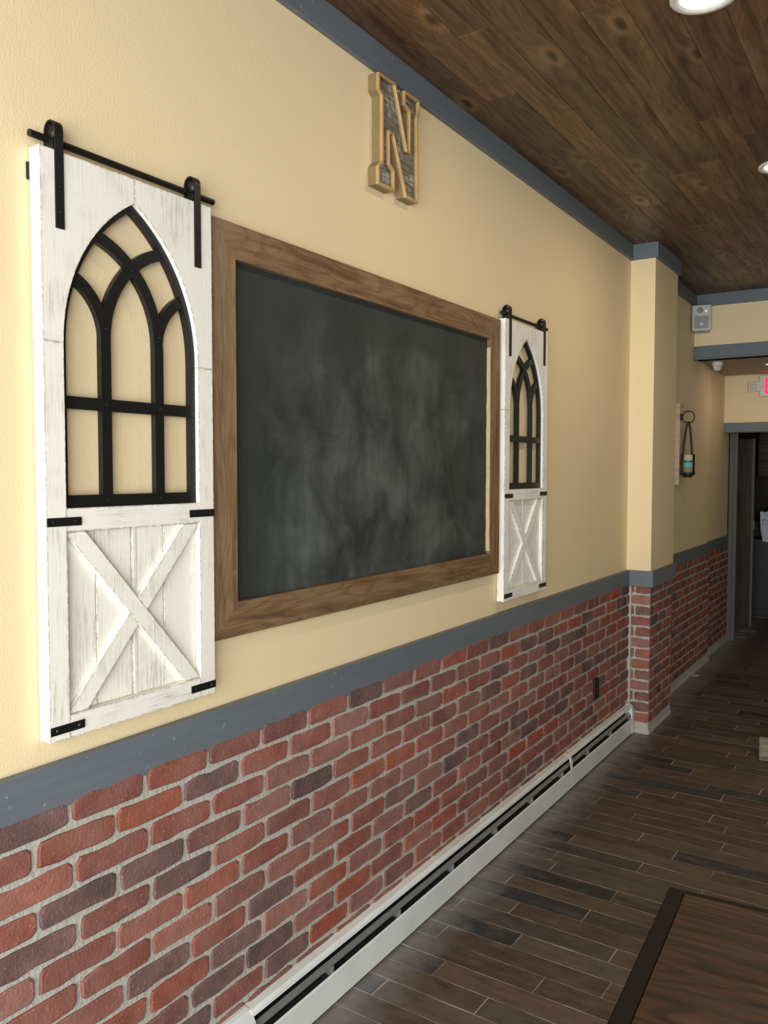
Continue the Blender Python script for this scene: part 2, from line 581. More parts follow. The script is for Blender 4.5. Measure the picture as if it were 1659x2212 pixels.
# back room beyond the doorway
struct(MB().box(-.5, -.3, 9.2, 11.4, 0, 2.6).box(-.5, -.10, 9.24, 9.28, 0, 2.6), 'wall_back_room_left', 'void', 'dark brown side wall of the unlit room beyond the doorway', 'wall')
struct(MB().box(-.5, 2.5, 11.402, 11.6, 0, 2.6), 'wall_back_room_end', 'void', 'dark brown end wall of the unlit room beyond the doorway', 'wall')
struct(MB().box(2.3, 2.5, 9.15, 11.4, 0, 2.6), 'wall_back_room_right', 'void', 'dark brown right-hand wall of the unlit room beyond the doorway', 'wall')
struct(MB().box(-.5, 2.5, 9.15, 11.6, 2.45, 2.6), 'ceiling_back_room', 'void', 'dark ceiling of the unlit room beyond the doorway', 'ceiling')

# trims
t1 = struct(MB().box(0, .02, YF, YP0, ZCB, ZC + .01), 'trim_1', 'trim', 'blue-grey crown board along the top of the long left wall', 'trim', .002)
t2 = struct(MB().box(0, PX + .02, YP0 - .02, YP0, ZCB, ZC + .01).box(PX, PX + .02, YP0, YP1 + .022, ZCB, ZC + .01),
            'trim_2', 'trim', 'blue-grey crown board wrapped round the pilaster top', 'trim', .002)
t3 = struct(MB().box(0, .02, YP1, YS, ZCB, ZC + .01), 'trim_3', 'trim', 'blue-grey crown board between pilaster and soffit wall', 'trim', .002)
t4 = struct(MB().box(0, 5, YS - .02, YS, ZCB, ZC + .01), 'trim_4', 'trim', 'blue-grey crown board along the top of the soffit wall', 'trim', .002)
t5 = struct(MB().box(0, 5, YS - .022, YS, ZS, ZS + .099).box(0, 5, YS - .022, YS + .03, ZS - .012, ZS), 'trim_5', 'trim',
            'blue-grey board along the lower edge of the soffit wall', 'trim', .002)
t6 = struct(MB().box(-.03, 1.32, YH - .022, YH, 2.139, 2.232), 'trim_6', 'trim', 'grey board over the dark doorway', 'trim', .002)
t7 = struct(MB().box(0, .022, YF, YP0 - .001, ZRB, ZRT), 'trim_7', 'trim', 'blue-grey chair rail on the long left wall above the bricks', 'trim', .003)
t8 = struct(MB().box(0.022, PX + .02, YP0 - .02, YP0, ZRB, ZRT).box(PX, PX + .02, YP0, YP1 + .02, ZRB, ZRT), 'trim_8', 'trim',
            'blue-grey chair rail wrapped round the pilaster', 'trim', .003)
t9 = struct(MB().box(0, .022, YP1, YSTEP - .001, ZRB, ZRT), 'trim_9', 'trim', 'grey chair rail behind the pilaster', 'trim', .003)
t10 = struct(MB().box(XR, XR + .022, YSTEP, 9.18, ZRB, ZRT), 'trim_10', 'trim', 'grey chair rail ending at the dark doorway', 'trim', .003)
t11 = struct(MB().box(-.01, .03, 9.17, 9.2, 0, 2.14).box(.03, .066, 9.18, 9.205, 0, 2.14), 'trim_11', 'jamb', 'grey upright jamb board left of the dark doorway', 'trim', .002)

# ------------------------------------------------------------------ bricks
ZJ = lambda k: .932 - .0718 * k
BH = .0718 - .0150
PAL = [lin(c) for c in ((160, 92, 74), (150, 84, 66), (158, 98, 82), (164, 94, 72), (142, 90, 78), (136, 90, 80),
                        (120, 92, 87), (112, 86, 82), (160, 110, 96), (148, 102, 90), (104, 82, 78), (166, 86, 60), (152, 88, 72),
                        (144, 85, 72), (164, 103, 86), (140, 82, 69))]
brick_cache = {}


def brick_mesh(L, H, D, var):
    key = (round(L, 3), round(H, 3), D, var)
    if key in brick_cache:
        return brick_cache[key]
    r = random.Random(str(key))
    j = lambda a: r.uniform(-a, a)
    cr = min(.009, L * .2)
    n3 = L / 3
    pts = [(cr, 0), (n3 * .8, 0), (n3 * 1.5, 0), (n3 * 2.2, 0), (L - cr, 0), (L, cr * 1.2), (L, H - cr), (L - cr, H),
           (n3 * 2.1, H), (n3 * 1.4, H), (n3 * .75, H), (cr, H), (0, H - cr * 1.1), (0, cr)]
    pts = [(a + j(.003), b + j(.0032)) for a, b in pts]
    cx, cy = L / 2, H / 2
    n = len(pts)
    v, f = [], []
    for a, b in pts: v.append((0, a, b))
    for a, b in pts: v.append((D * .88 + j(.001), a, b))
    for a, b in pts:
        d = Vector((cx - a, cy - b))
        ins = .0036
        ax = ins if a < cx else -ins
        az = ins if b < cy else -ins
        v.append((D + j(.0012), a + ax * min(1, abs(cx - a) / .03), b + az))
    for s in (0, n):
        for i in range(n):
            k = (i + 1) % n
            f.append([s + i, s + k, s + n + k, s + n + i])
    f.append([2 * n + i for i in range(n)])
    me = bpy.data.meshes.new('brick')
    me.from_pydata(v, [], f)
    bm = bmesh.new()
    bm.from_mesh(me)
    bmesh.ops.recalc_face_normals(bm, faces=bm.faces)
    bm.to_mesh(me)
    bm.free()
    me.materials.append(MAT['brick'])
    brick_cache[key] = me
    return me


def lay(parent, frame, a0, a1, rows, joints, pitch, D, zmin=0.0, jw=.015, stuff_below=None):
    """frame: matrix with local x out of the wall, local y along it, local z up. bricks between a0 and a1"""
    stuff = MB()
    for k in rows:
        ztop = (ZJ(k - 1) if k > 0 else ZRB + .012) - (.0075 if k > 0 else 0)
        zbot = ZJ(k) + .0075
        if zbot < zmin:
            continue
        H = ztop - zbot
        ph = joints[k % 2] + rnd.uniform(-.012, .012)
        st = ph + math.floor((a0 - ph) / pitch) * pitch
        a = st
        while a < a1 - .02:
            s, e = max(a + jw / 2 * (1 if a >= a0 else 0), a0), min(a + pitch - jw / 2, a1)
            if a < a0: s = a0
            a += pitch
            if e - s < .03: continue
            full = abs((e - s) - (pitch - jw)) < 1e-4
            L = (pitch - jw) if full else round(e - s, 2)
            L = min(L, e - s + .004)
            me = brick_mesh(L, H, D, rnd.randrange(9) if full else 0)
            mw = frame @ T(rnd.uniform(-.0012, .0012), s + (rnd.uniform(-.002, .002) if full else 0), zbot)
            c = rnd.choice(PAL)
            q = rnd.uniform(.85, 1.12)
            from_mesh('brick', me, parent, mw, (c[0] * q, c[1] * q, c[2] * q, 1))


YN = .78
lay(wl, Matrix(), YN, YP0 - .012, range(0, 12), (1.203, 1.114), .2205, .024, .10)
# courses left of the frame: joined
mb = MB()
for k in range(0, 13):
    zt = (ZJ(k - 1) if k > 0 else ZRB + .012) - .0075
    zb = ZJ(k) + .0075
    a = (1.203, 1.114)[k % 2] - .2205 * 3
    while a > YF: 
        y1 = min(a + .2205 - .0075, YN - .015)
        if y1 - a > .03:
            mb.box(0, .022, a + .0075, y1, zb, zt)
        a -= .2205
o = mb.obj('brick_courses', 'brick', wl, Matrix(), .003, color=PAL[0], seg=1)
tag(o, kind='stuff')
# pilaster: front face looks along -y
FR = AX((0, YP0 + .008, 0), (0, -1, 0), (1, 0, 0), (0, 0, 1))
for k in range(0, 13):
    zt = (ZJ(k - 1) if k > 0 else ZRB + .012) - .0075
    zb = ZJ(k) + .0075
    segs = [(.034, PX - .001)] if k % 2 else [(.030, .052), (.064, PX - .001)]
    for a, b in segs:
        c = rnd.choice(PAL[:10])
        q = rnd.uniform(.95, 1.2)
        from_mesh('brick', brick_mesh(b - a, zt - zb, .010, k), pil, FR @ T(0, a, zb), tuple(x * q for x in c[:3]) + (1,))
FS = T(PX - .010, 0, 0)
for k in range(0, 13):
    zt = (ZJ(k - 1) if k > 0 else ZRB + .012) - .0075
    zb = ZJ(k) + .0075
    cuts = [YP0 + .009, YP0 + .215, YP0 + .43, YP1 - .002] if k % 2 else [YP0 + .009, YP0 + .11, YP0 + .325, YP0 + .53, YP1 - .002]
    for i in range(len(cuts) - 1):
        a, b = cuts[i] + (.007 if i else 0), cuts[i + 1] - (.007 if i < len(cuts) - 2 else 0)
        if b - a < .03: continue
        c = rnd.choice(PAL)
        from_mesh('brick', brick_mesh(round(b - a, 3), zt - zb, .011, k % 3), pil, FS @ T(0, a, zb), c)
lay(wf, Matrix(), YP1 + .01, YSTEP - .003, range(0, 13), (6.33, 6.22), .2205, .026, .05)
lay(wr, T(XR, 0, 0), YSTEP + .004, 9.16, range(0, 13), (8.25, 8.36), .2205, .026, .05)
# mortar bead in the inner corner, rough mortar foot at the pilaster
struct(MB().box(.010, .036, YP0 - .012, YP0 + .012, .2, ZRB), 'trim_12', 'mortar', 'pale mortar bead in the corner of brick wall and pilaster', 'mortar joint', .004)
struct(MB().box(.03, PX + .004, YP0 - .006, YP0 + .006, -.002, .034).box(PX - .004, PX + .006, YP0, YP1, -.002, .026), 'trim_13', 'mortar',
       'pale mortar foot round the base of the brick pilaster', 'mortar joint', .005)
struct(MB().box(.0, .036, YP1, YSTEP, -.002, .026).box(XR, XR + .034, YSTEP, 9.16, -.002, .03), 'trim_14', 'mortar',
       'dusty mortar strip along the foot of the rear brick wall', 'mortar joint', .006)

# ------------------------------------------------------------------ floor
fl = struct(MB().box(-.5, 5.2, YF, 12.0, -.1, -.0007), 'floor', 'grout', 'dark floor of long wood-look tiles with pale grout lines', 'floor')
PITCH_T, LEN_T, ROT = .1042, .64, -.030
TR = Matrix.Rotation(ROT, 4, 'Z')
TPAL = [lin(c) for c in ((100, 84, 68), (95, 79, 64), (88, 74, 62), (104, 91, 77), (84, 70, 58), (99, 88, 78), (92, 77, 60),
                         (60, 62, 63), (54, 55, 56), (82, 73, 64))]
JOINTS = [(.168, 5.334), (.519, 5.508), (.616, 5.604), (.804, 5.69), (.276, 5.106), (.413, 4.999), (.546, 4.792), (.806, 4.88),
          (.43, 4.588), (.649, 4.683), (.269, 4.485), (.147, 4.159), (.333, 4.266), (.663, 4.366), (.438, 4.048), (.786, 4.145),
          (.625, 3.934), (.53, 3.729), (.806, 3.826), (.173, 3.626), (.163, 4.898), (.172, 3.833)]
OFF_T = .0885
jrow = {}
for x, y in JOINTS:
    k = round((y - ROT * x - OFF_T) / PITCH_T - .5 + 1e-6) - 0
    k = math.floor((y - ROT * x - .02 - OFF_T) / PITCH_T)
    jrow[k] = x
tile_cache = []
for i in range(5):
    m = MB().box(0, LEN_T - .004, 0, PITCH_T - .0042, -.006, 0)
    me = m.mesh('tile', 'tile')
    tile_cache.append(me)
rest = MB()
ntile = 0
prevph = 0.
for k in range(-14, 112):
    y = OFF_T + k * PITCH_T
    ph = jrow.get(k)
    if ph is None:
        ph = (prevph + rnd.choice((.2, .26, .33, .42))) % LEN_T
    prevph = ph
    x = ph - math.ceil((ph + .45) / LEN_T) * LEN_T
    while x < 5.0:
        near = (1.9 < y < 7.9) and (x + LEN_T > 0.02) and (x < .45 + .13 * (y - 1.0) and x < 1.25)
        jl = rnd.uniform(0, .0012)
        if near and ntile < 298:
            c = rnd.choice(TPAL)
            q = rnd.uniform(.85, 1.12)
            from_mesh('tile', tile_cache[0], fl, TR @ T(x, y + rnd.uniform(-.0008, .0008), rnd.uniform(-.0004, .0004)),
                      (c[0] * q, c[1] * q, c[2] * q, 1))
            ntile += 1
        elif x > -.75 and -1.5 < y < 11.6:
            p = [TR @ Vector((a, b, 0)) for a, b in ((x, y), (x + LEN_T - .004, y), (x + LEN_T - .004, y + PITCH_T - .0042), (x, y + PITCH_T - .0042))]
            b = len(rest.v)
            rest.v += [(q.x, q.y, 0) for q in p] + [(q.x, q.y, -.006) for q in p]
            rest.f += [[b, b + 1, b + 2, b + 3]] + [[b + i, b + 4 + i, b + 4 + (i + 1) % 4, b + (i + 1) % 4] for i in range(4)]
        x += LEN_T
tag(rest.obj('tile_rows', 'tile', fl, Matrix(), color=TPAL[1]), kind='stuff')

# ------------------------------------------------------------------ ceiling planks
ce = struct(MB().box(-.2, 5.2, YF, YS + .1, ZC + .014, ZC + .12), 'ceiling', 'void', 'dark stained plank ceiling of the front room', 'ceiling')
PW = .1348
rest = []
nrow = 0
x = .938 - 7 * PW
while x < 5.0:
    y = YF + .02 - rnd.uniform(0, 1.2)
    while y < YS:
        L = rnd.choice((1.25, 1.6, 1.9, 2.2))
        y0, y1 = max(y, YF), min(y + L, YS + .02)
        if y1 - y0 > .1:
            m = MB().box(0, y1 - y0 - .0015, 0, PW - .0013, 0, .014)
            mw = AX((x + PW - .001, y0, ZC + rnd.uniform(-.0004, .0008)), (0, 1, 0), (-1, 0, 0), (0, 0, 1))
            q = rnd.uniform(.72, 1.2)
            col = (q * rnd.uniform(.95, 1.07), q, q * rnd.uniform(.9, 1.05), 1)
            o = m.obj('plank', 'plank', ce, mw, .0011, color=col, seg=1)
        y += L
    x += PW


# ------------------------------------------------------------------ recessed lights
def downlight(label, x, y, z, power, r=.104, grp='recessed ceiling lights'):
    t = thing('recessed_light', label, 'ceiling light', (x, y, z), grp)
    MB().lathe([(r * .74, -.001), (r * .80, -.006), (r * .96, -.007), (r, -.003), (r, .002), (r * .74, .002)], n=40).obj('trim_ring', 'wplastic', t, smooth=True)
    MB().lathe([(0.0, -.0035), (r * .72, -.002), (r * .745, .001), (0.0, .0012)], n=40).obj('lens', 'lamp_lens', t, smooth=True)
    l = bpy.data.lights.new('lamp_glow', 'AREA')
    l.shape, l.size, l.energy, l.color = 'DISK', r * 1.3, power, (1.0, .84, .62)
    o = bpy.data.objects.new('lamp_glow', l)
    link(o, t, T(x, y, z - .012))
    return t


downlight('round white recessed light nearest the camera on the plank ceiling', 1.03, 2.80, ZC, 6)
downlight('round white recessed light farther back on the plank ceiling', 1.03, 4.52, ZC, 10)
downlight('small recessed light in the low ceiling above the exit sign', .50, 8.15, ZS, 1.7, .055)

# ------------------------------------------------------------------ barn-door panels
PWd, PHt, PT = .512, 1.2925, .040


def arch_pts(y0, y1, zs, R, n=18, inset=0.):
    """left half then right half of a pointed arch between y0 and y1 springing at zs"""
    cl, crr = y0 + R, y1 - R
    mid = (y0 + y1) / 2
    r = R - inset
    amax = math.acos((cl - mid) / r)
    L = [(cl - r * math.cos(amax * i / n), zs + r * math.sin(amax * i / n)) for i in range(n + 1)]
    Rr = [(crr + r * math.cos(amax * i / n), zs + r * math.sin(amax * i / n)) for i in range(n + 1)]
    return L, Rr


def barn_panel(y0, z0, label, wz):
    t = thing('barn_door_panel', label, 'wall decor', (0, y0, z0), 'white arched barn door panels')
    b = WM[t.name]
    wy0, wy1, zsp, R = .0515, .4605, .88, .411
    mid = .256
    wbot = .516
    X0, X1 = .004, PT
    # stiles and boards
    MB().box(X0, X1, 0, wy0, 0, zsp + .0002).obj('stile', 'white_z', t, b, .0004)
    MB().box(X0, X1, wy1, PWd, 0, zsp - .0118).obj('stile', 'white_z', t, b, .0004)
    L, Rr = arch_pts(wy0, wy1, zsp, R)
    polyL = [(0, zsp + .0005), (wy0, zsp + .0005)] + L[1:-1] + [(mid - .0004, L[-1][1]), (mid - .0004, PHt), (0, PHt)]
    MB().prism(polyL, X0, X1).obj('arch_board', 'white_z', t, b)
    polyR = [(PWd, zsp - .0115), (wy1, zsp - .0115), (wy1, zsp)] + Rr[1:-1] + [(mid + .0004, Rr[-1][1]), (mid + .0004, PHt), (PWd, PHt)]
    MB().prism(polyR, X0, X1).obj('arch_board', 'white_z', t, b)
    MB().box(X0, X1 - .0006, wy0 + .0006, wy1 - .0006, .4635, wbot).obj('middle_rail', 'white_y', t, b, .0012)
    MB().box(X0, X1 - .0006, wy0 + .0006, wy1 - .0006, 0, .0515).obj('bottom_rail', 'white_y', t, b, .0012)
    # four back boards behind the braces
    g = [wy0, .142, .247, .350, wy1]
    for i in range(4):
        MB().box(X0 + .002, .021, g[i] + .0008, g[i + 1] - .0008, .0515, .4635).obj('back_board', 'white_z', t, b, .0016)
    MB().box(.020, .0225, .252, .2615, .0515, .4635).obj('bead_strip', 'bead_white', t, b, .0008)
    # X brace: one long plank, two short ones
    za, zb = .0525, .4625
    ya, yb = wy0 + .001, wy1 - .001
    w = .052
    bm = .036
    MB().prism([(ya, zb), (ya, zb - .003), (yb - w, za), (yb, za), (yb, za + .003), (ya + w, zb)], .021, bm).obj('brace', 'white_z', t, b, .0012)
    # short halves of the other diagonal, cut against the long one
    def cut(side):
        P = [(yb, zb), (yb, zb - .003), (ya + w, za), (ya, za), (ya, za + .003), (yb - w, zb)]
        A, B = ((yb - w, za), (ya, zb - .003)) if side < 0 else ((ya + w, zb), (yb, za + .003))
        out = []
        A, B = Vector(A), Vector(B)
        d = B - A
        nrm = Vector((-d.y, d.x))
        ref = Vector((ya, za)) if side < 0 else Vector((yb, zb))
        if (ref - A).dot(nrm) < 0: nrm = -nrm
        for i in range(len(P)):
            p, q = Vector(P[i]), Vector(P[(i + 1) % len(P)])
            dp, dq = (p - A).dot(nrm), (q - A).dot(nrm)
            if dp >= 0: out.append(tuple(p))
            if dp * dq < 0: out.append(tuple(p + (q - p) * (dp / (dp - dq))))
        return out
    for s in (-1, 1):
        MB().prism(cut(s), .021, bm - .001).obj('brace', 'white_z', t, b, .0012)
    # black lattice
    lat = MB()
    lx0, lx1 = .008, .0265
    fo = [(wy0, wbot), (wy1, wbot)] + [(wy1, zsp)] + Rr[1:-1] + [(mid, L[-1][1])] + L[1:-1][::-1] + [(wy0, zsp)]
    fr = .015
    Li, Ri = arch_pts(wy0, wy1, zsp, R, inset=fr)
    fi = [(wy0 + fr, wbot + .028), (wy1 - fr, wbot + .028), (wy1 - fr, zsp)] + Ri[1:-1] + [(mid, Li[-1][1])] + Li[1:-1][::-1] + [(wy0 + fr, zsp)]
    MB().ring(fo, fi, lx0, lx1).obj('lattice_frame', 'black', t, b)

    def bar_poly(pts, w, name, dx=.001):
        lft, rgt = [], []
        for i, p in enumerate(pts):
            a, c = Vector(pts[max(i - 1, 0)]), Vector(pts[min(i + 1, len(pts) - 1)])
            d = (c - a).normalized()
            nn = Vector((-d.y, d.x)) * (w / 2)
            q = Vector(p)
            lft.append(tuple(q + nn))
            rgt.append(tuple(q - nn))
        m = MB()
        n = len(pts)
        for x in (lx0 + .002, lx1 - dx):
            m.v += [(x, *p) for p in lft] + [(x, *p) for p in rgt]
        for i in range(n - 1):
            a = i
            m.f += [[2 * n + a, 2 * n + a + 1, 3 * n + a + 1, 3 * n + a], [a, n + a, n + a + 1, a + 1],
                    [a, a + 1, 2 * n + a + 1, 2 * n + a], [n + a, 3 * n + a, 3 * n + a + 1, n + a + 1]]
        m.f += [[0, 2 * n, 3 * n, n], [n - 1, 2 * n - 1, 4 * n - 1, 3 * n - 1]]
        return m.obj(name, 'black', t, b)
    v1, v2, zb0 = .1775, .3395, .905
    mw_ = .028
    bar_poly([(v1, wbot + .01), (v1, zb0)], mw_, 'mullion')
    bar_poly([(v2, wbot + .01), (v2, zb0)], mw_, 'mullion')
    bar_poly([(wy0 + .004, .753), (wy1 - .004, .753)], mw_, 'crossbar', .0005)

    def arc(v, s, r, zend):
        pts = []
        n = 12
        for i in range(n + 1):
            a = (zend - zb0) / r * i / n
            a = math.asin(min(1, (zend - zb0) / r)) * i / n
            pts.append((v + s * (r - r * math.cos(a)), zb0 + r * math.sin(a)))
        return pts
    rL = .242
    bar_poly(arc(v1, 1, rL, 1.140), mw_, 'tracery_arc', .0014)
    bar_poly(arc(v2, -1, rL, 1.140), mw_, 'tracery_arc', .0018)
    bar_poly(arc(v1, -1, .142, 1.032), mw_ * .96, 'tracery_arc', .0022)
    bar_poly(arc(v2, 1, .142, 1.032), mw_ * .96, 'tracery_arc', .0026)
    for (yy, zz) in ((v1, .753), (v2, .753), (v1, .532), (v2, .532), ((v1 + v2) / 2, 1.078), (v1, .93), (v2, .93), (wy1 - .008, .74), (wy1 - .009, .535)):
        MB().lathe([(0.0035, 0), (.003, .0016), (0, .002)], n=10, axis=0).obj('rivet', 'black', t, b @ T(lx1, yy, zz), smooth=True)
    # straps
    for yy, zz in ((0.0, .477), (PWd - .089, .479), (0, .0150), (PWd - .089, .0165)):
        s = MB().box(PT, PT + .003, yy, yy + .089, zz, zz + .019).obj('corner_strap', 'black', t, b, .0008)
        for k in (.016, .073):
            MB().lathe([(0.0036, 0), (.0032, .0014), (0, .0018)], n=10, axis=0).obj('screw', 'screw' if (zz < .1 and k > .05) or zz < .0155 else 'black', s, b @ T(PT + .003, yy + k, zz + .0095), smooth=True)
    # hanging rail on its hangers
    MB().tube([(.022, -.012, 1.3165), (.022, .538, 1.3165)], .0078, 14).obj('rail', 'black', t, b, smooth=False)
    for yc in (.046, .460):
        pth = [(PT + .002, yc, 1.126), (PT + .002, yc, 1.335)]
        cxx, rr = .0245, .0175
        for i in range(1, 13):
            a = math.pi * i / 12
            pth.append((cxx + rr * math.cos(a), yc, 1.337 + rr * 1.15 * math.sin(a)))
        pth += [(cxx - rr, yc, 1.312)]
        h = MB().ribbon(pth, (0, 1, 0), .0215, .004).obj('hanger', 'black', t, b, .0006)
        MB().lathe([(.0165, -.006), (.0165, -.004), (.0125, -.003), (.0125, .003), (.0165, .004), (.0165, .006)], n=20, axis=1).obj('roller', 'black', h, b @ T(.0235, yc - .002, 1.3335), smooth=True)
        MB().box(.008, .040, yc - .014, yc + .012, 1.293, 1.3135).obj('spacer', 'black', h, b, .001)
        for zz in (1.16, 1.215):
            MB().lathe([(0.0035, 0), (.003, .0014), (0, .0018)], n=10, axis=0).obj('screw', 'black', h, b @ T(PT + .004, yc, zz), smooth=True)
    # hanging tab behind the upper left edge
    MB().box(.0, .004, -.006, .02, 1.225, 1.262).obj('mounting_tab', 'black', t, b, .001)
    return t


barn_panel(1.138, 1.147, 'distressed white arched barn door panel left of the chalkboard, nearest the camera', 0)
barn_panel(3.524, 1.147, 'distressed white arched barn door panel right of the chalkboard, beside the pilaster end', 0)

# ------------------------------------------------------------------ chalkboard
cb = thing('chalkboard', 'large smudged chalkboard in a brown barnwood frame between the white panels', 'chalkboard', (0, 1.66, 1.282))
OY0, OY1, OZ0, OZ1, FW = 1.662, 3.498, 1.282, 2.427, .097
MB().box(.0005, .006, 0, OY1 - OY0 - 2 * FW + .02, 0, OZ1 - OZ0 - 2 * FW + .02).obj('slate', 'chalk', cb, T(.0005, OY0 + FW - .01, OZ0 + FW - .01))
for name, org, Xa, Ya, ln, q in (('frame_board', (0, OY0, OZ1), (0, 1, 0), (0, 0, -1), OY1 - OY0, 1.0), ('frame_board', (0, OY0, OZ0), (0, 1, 0), (0, 0, 1), OY1 - OY0, .92),
                                 ('frame_board', (0, OY0, OZ0), (0, 0, 1), (0, 1, 0), OZ1 - OZ0, 1.06), ('frame_board', (0, OY1, OZ0), (0, 0, 1), (0, -1, 0), OZ1 - OZ0, .98)):
    Z = Vector(Xa).cross(Vector(Ya))
    sgn = 1 if Z.x > 0 else -1
    g = .0006
    poly = [(g, 0), (ln - g, 0), (ln - FW - g, FW), (FW + g, FW)]
    m = MB().prism(poly, .0005 * sgn, .026 * sgn, axis=2)
    m.obj(name, 'frame', cb, AX(org, Xa, Ya, Z), .0012, color=(q, q, q * .98, 1))
# raw pale inner edge of the right-hand frame board
_rz = [OZ0 + FW + .012 + i * (OZ1 - OZ0 - 2 * FW - .05) / 24 for i in range(25)]
_r = random.Random(3)
_poly = [(OY1 - FW - .0003, z) for z in _rz] + [(OY1 - FW - _r.uniform(.0012, .006), z) for z in _rz[::-1]]
rs = MB().prism(_poly, .006, .0235).obj('raw_edge_strip', 'raw_wood', cb, Matrix())
tag(rs, 'pale splintered raw edge')

# ------------------------------------------------------------------ letter N
NP = [(2.458, 3.106), (2.483, 3.112), (2.566, 3.110), (2.572, 3.100), (2.650, 2.906), (2.663, 2.906), (2.665, 3.046), (2.628, 3.058), (2.628, 3.107), (2.737, 3.110),
      (2.737, 3.070), (2.722, 3.040), (2.728, 2.768), (2.726, 2.735), (2.640, 2.735), (2.553, 2.925), (2.530, 2.925), (2.532, 2.822), (2.563, 2.806),
      (2.563, 2.733), (2.456, 2.731), (2.456, 2.792), (2.481, 2.817), (2.481, 3.036), (2.458, 3.050)]
NP = [NP[0]] + NP[2:]
n_t = thing('letter_n', 'gold-rimmed wooden letter N with whitewashed face high on the beige wall', 'letter', (0, 2.46, 2.731))


def inset(poly, d):
    n = len(poly)
    area_ = sum(poly[i][0] * poly[(i + 1) % n][1] - poly[(i + 1) % n][0] * poly[i][1] for i in range(n))
    s = 1 if area_ > 0 else -1
    out = []
    for i in range(n):
        p0, p, p1 = Vector(poly[i - 1]), Vector(poly[i]), Vector(poly[(i + 1) % n])
        a, b = (p - p0).normalized(), (p1 - p).normalized()
        na, nb = Vector((-a.y, a.x)) * s, Vector((-b.y, b.x)) * s
        m = (na + nb)
        m = m / max(m.length_squared, .35) * 2 if m.length > 1e-6 else na
        k = d * m.length / 2 if False else d
        out.append(tuple(p + m * k))
    return out


ND = .045
MB().ring(NP, inset(NP, .004), 0, ND - .003).obj('side_wall', 'gold_side', n_t, Matrix())
MB().ring(inset(NP, -.0006), inset(NP, .009), ND - .012, ND).obj('rim', 'gold', n_t, Matrix(), .0015)
MB().prism(inset(NP, .003), .001, ND - .018).obj('face', 'letter_face', n_t, Matrix())

# ------------------------------------------------------------------ baseboard heater
HY0, HY1 = 1.74, YP0 - .016
ht = thing('baseboard_heater', 'long cream metal baseboard heater along the foot of the brick wall', 'heater', (.03, HY0, 0))
hx = .020


def hprof(name, prof, mat, y0, y1, bev=.0, sm=False):
    return MB().prism(prof, y0, y1, axis=1).obj(name, mat, ht, Matrix(), bev, sm)


CAPL = .045
ys, ye = HY0 + .03, HY1 - CAPL
hprof('back_plate', [(hx + .0, .012), (hx + .003, .012), (hx + .003, .196), (hx + .0, .196)], 'hdark', ys, ye)
SEAM = 4.37
for a, b_ in ((ys, SEAM), (SEAM, ye)):
    hprof('hood', [(hx, .198), (hx, .195), (hx + .028, .1925), (hx + .036, .187), (hx + .038, .178), (hx + .040, .178), (hx + .0385, .188), (hx + .0295, .195)], 'hwhite', a, b_)
    hprof('front_panel', [(.066, .012), (.069, .012), (.0695, .108), (.067, .113), (.064, .113), (.0660, .108)], 'hwhite', a + .001, b_ - .001, .0005)
hprof('damper', [(.047, .149), (.048, .151), (.0605, .138), (.0605, .1335), (.058, .1335)], 'damper', ys, ye)
hprof('inner_core', [(hx + .004, .015), (.056, .015), (.056, .095), (.044, .105), (hx + .004, .105)], 'hdark', ys, ye)
for i in range(9):
    yy = 2.15 + i * .42
    if yy > ye: break
    MB().box(hx + .01, .0645, yy, yy + .012, .10, .133).obj('bracket', 'damper', ht, Matrix(), .001)


def cap_poly(o):
    return [(hx - .001, .006 - 0), (.0695 + o, .006), (.0695 + o, .150), (.066 + o, .168), (.058 + o, .184), (.046, .194 + o), (.034, .1985 + o), (hx - .001, .199 + o)]


hprof('end_cap', cap_poly(.0015), 'hwhite', ye - .004, HY1, .002)
hprof('end_cap', cap_poly(.0015), 'hwhite', HY0 - .15, ys + .004, .002)
# joiner strap at the seam
hprof('joint_strap', [(hx, .1992), (.050, .1965), (.0605, .186), (.0705, .150), (.0715, .112), (.069, .112), (.066, .150), (.056, .182), (.048, .193), (hx, .196)], 'hwhite', SEAM - .014, SEAM + .016)

# ------------------------------------------------------------------ outlet
ou = thing('wall_outlet', 'black electrical outlet plate set in the brick wall above the heater', 'outlet', (.026, 4.9, .44))
ob = WM[ou.name]
MB().box(-.010, .006, -.042, .042, -.062, .062).obj('cover_plate', 'outlet', ou, ob, .003)
for s in (-1, 1):
    MB().box(.006, .0085, -.017, .017, s * .027 - .014, s * .027 + .014).obj('socket', 'blackplastic', ou, ob, .002)
MB().lathe([(.0035, 0), (.003, .0012), (0, .0016)], n=10, axis=0).obj('screw', 'screw', ou, ob @ T(.006, 0, 0), smooth=True)

# ------------------------------------------------------------------ speaker
sp_m = T(.088, YS - .16, 2.905) @ Matrix.Rotation(math.radians(14), 4, 'Z')
sp = thing('wall_speaker', 'small grey-white loudspeaker mounted in the corner under the soffit crown', 'speaker', mw=sp_m)
MB().prism([(-.074, 0), (.074, 0), (.066, .13), (-.066, .13)], 0, .212, axis=2).obj('cabinet', 'speaker', sp, sp_m, .008, seg=3)
MB().lathe([(.024, .0), (.024, -.003), (.0, -.005)], n=24, axis=1).obj('tweeter', 'grille', sp, sp_m @ T(-.012, 0, .168), smooth=True)
MB().box(-.054, .054, -.003, .002, .022, .122).obj('woofer_grille', 'grille', sp, sp_m, .006)
MB().box(-.010, .012, -.005, -.002, .046, .064).obj('badge', 'wplastic', sp, sp_m)
MB().lathe([(.005, .0), (.005, -.003), (.0, -.004)], n=12, axis=1).obj('indicator', 'led_amber', sp, sp_m @ T(.034, 0, .16))
MB().box(-.012, .012, .128, .158, .03, .18).obj('bracket', 'speaker', sp, sp_m, .002)
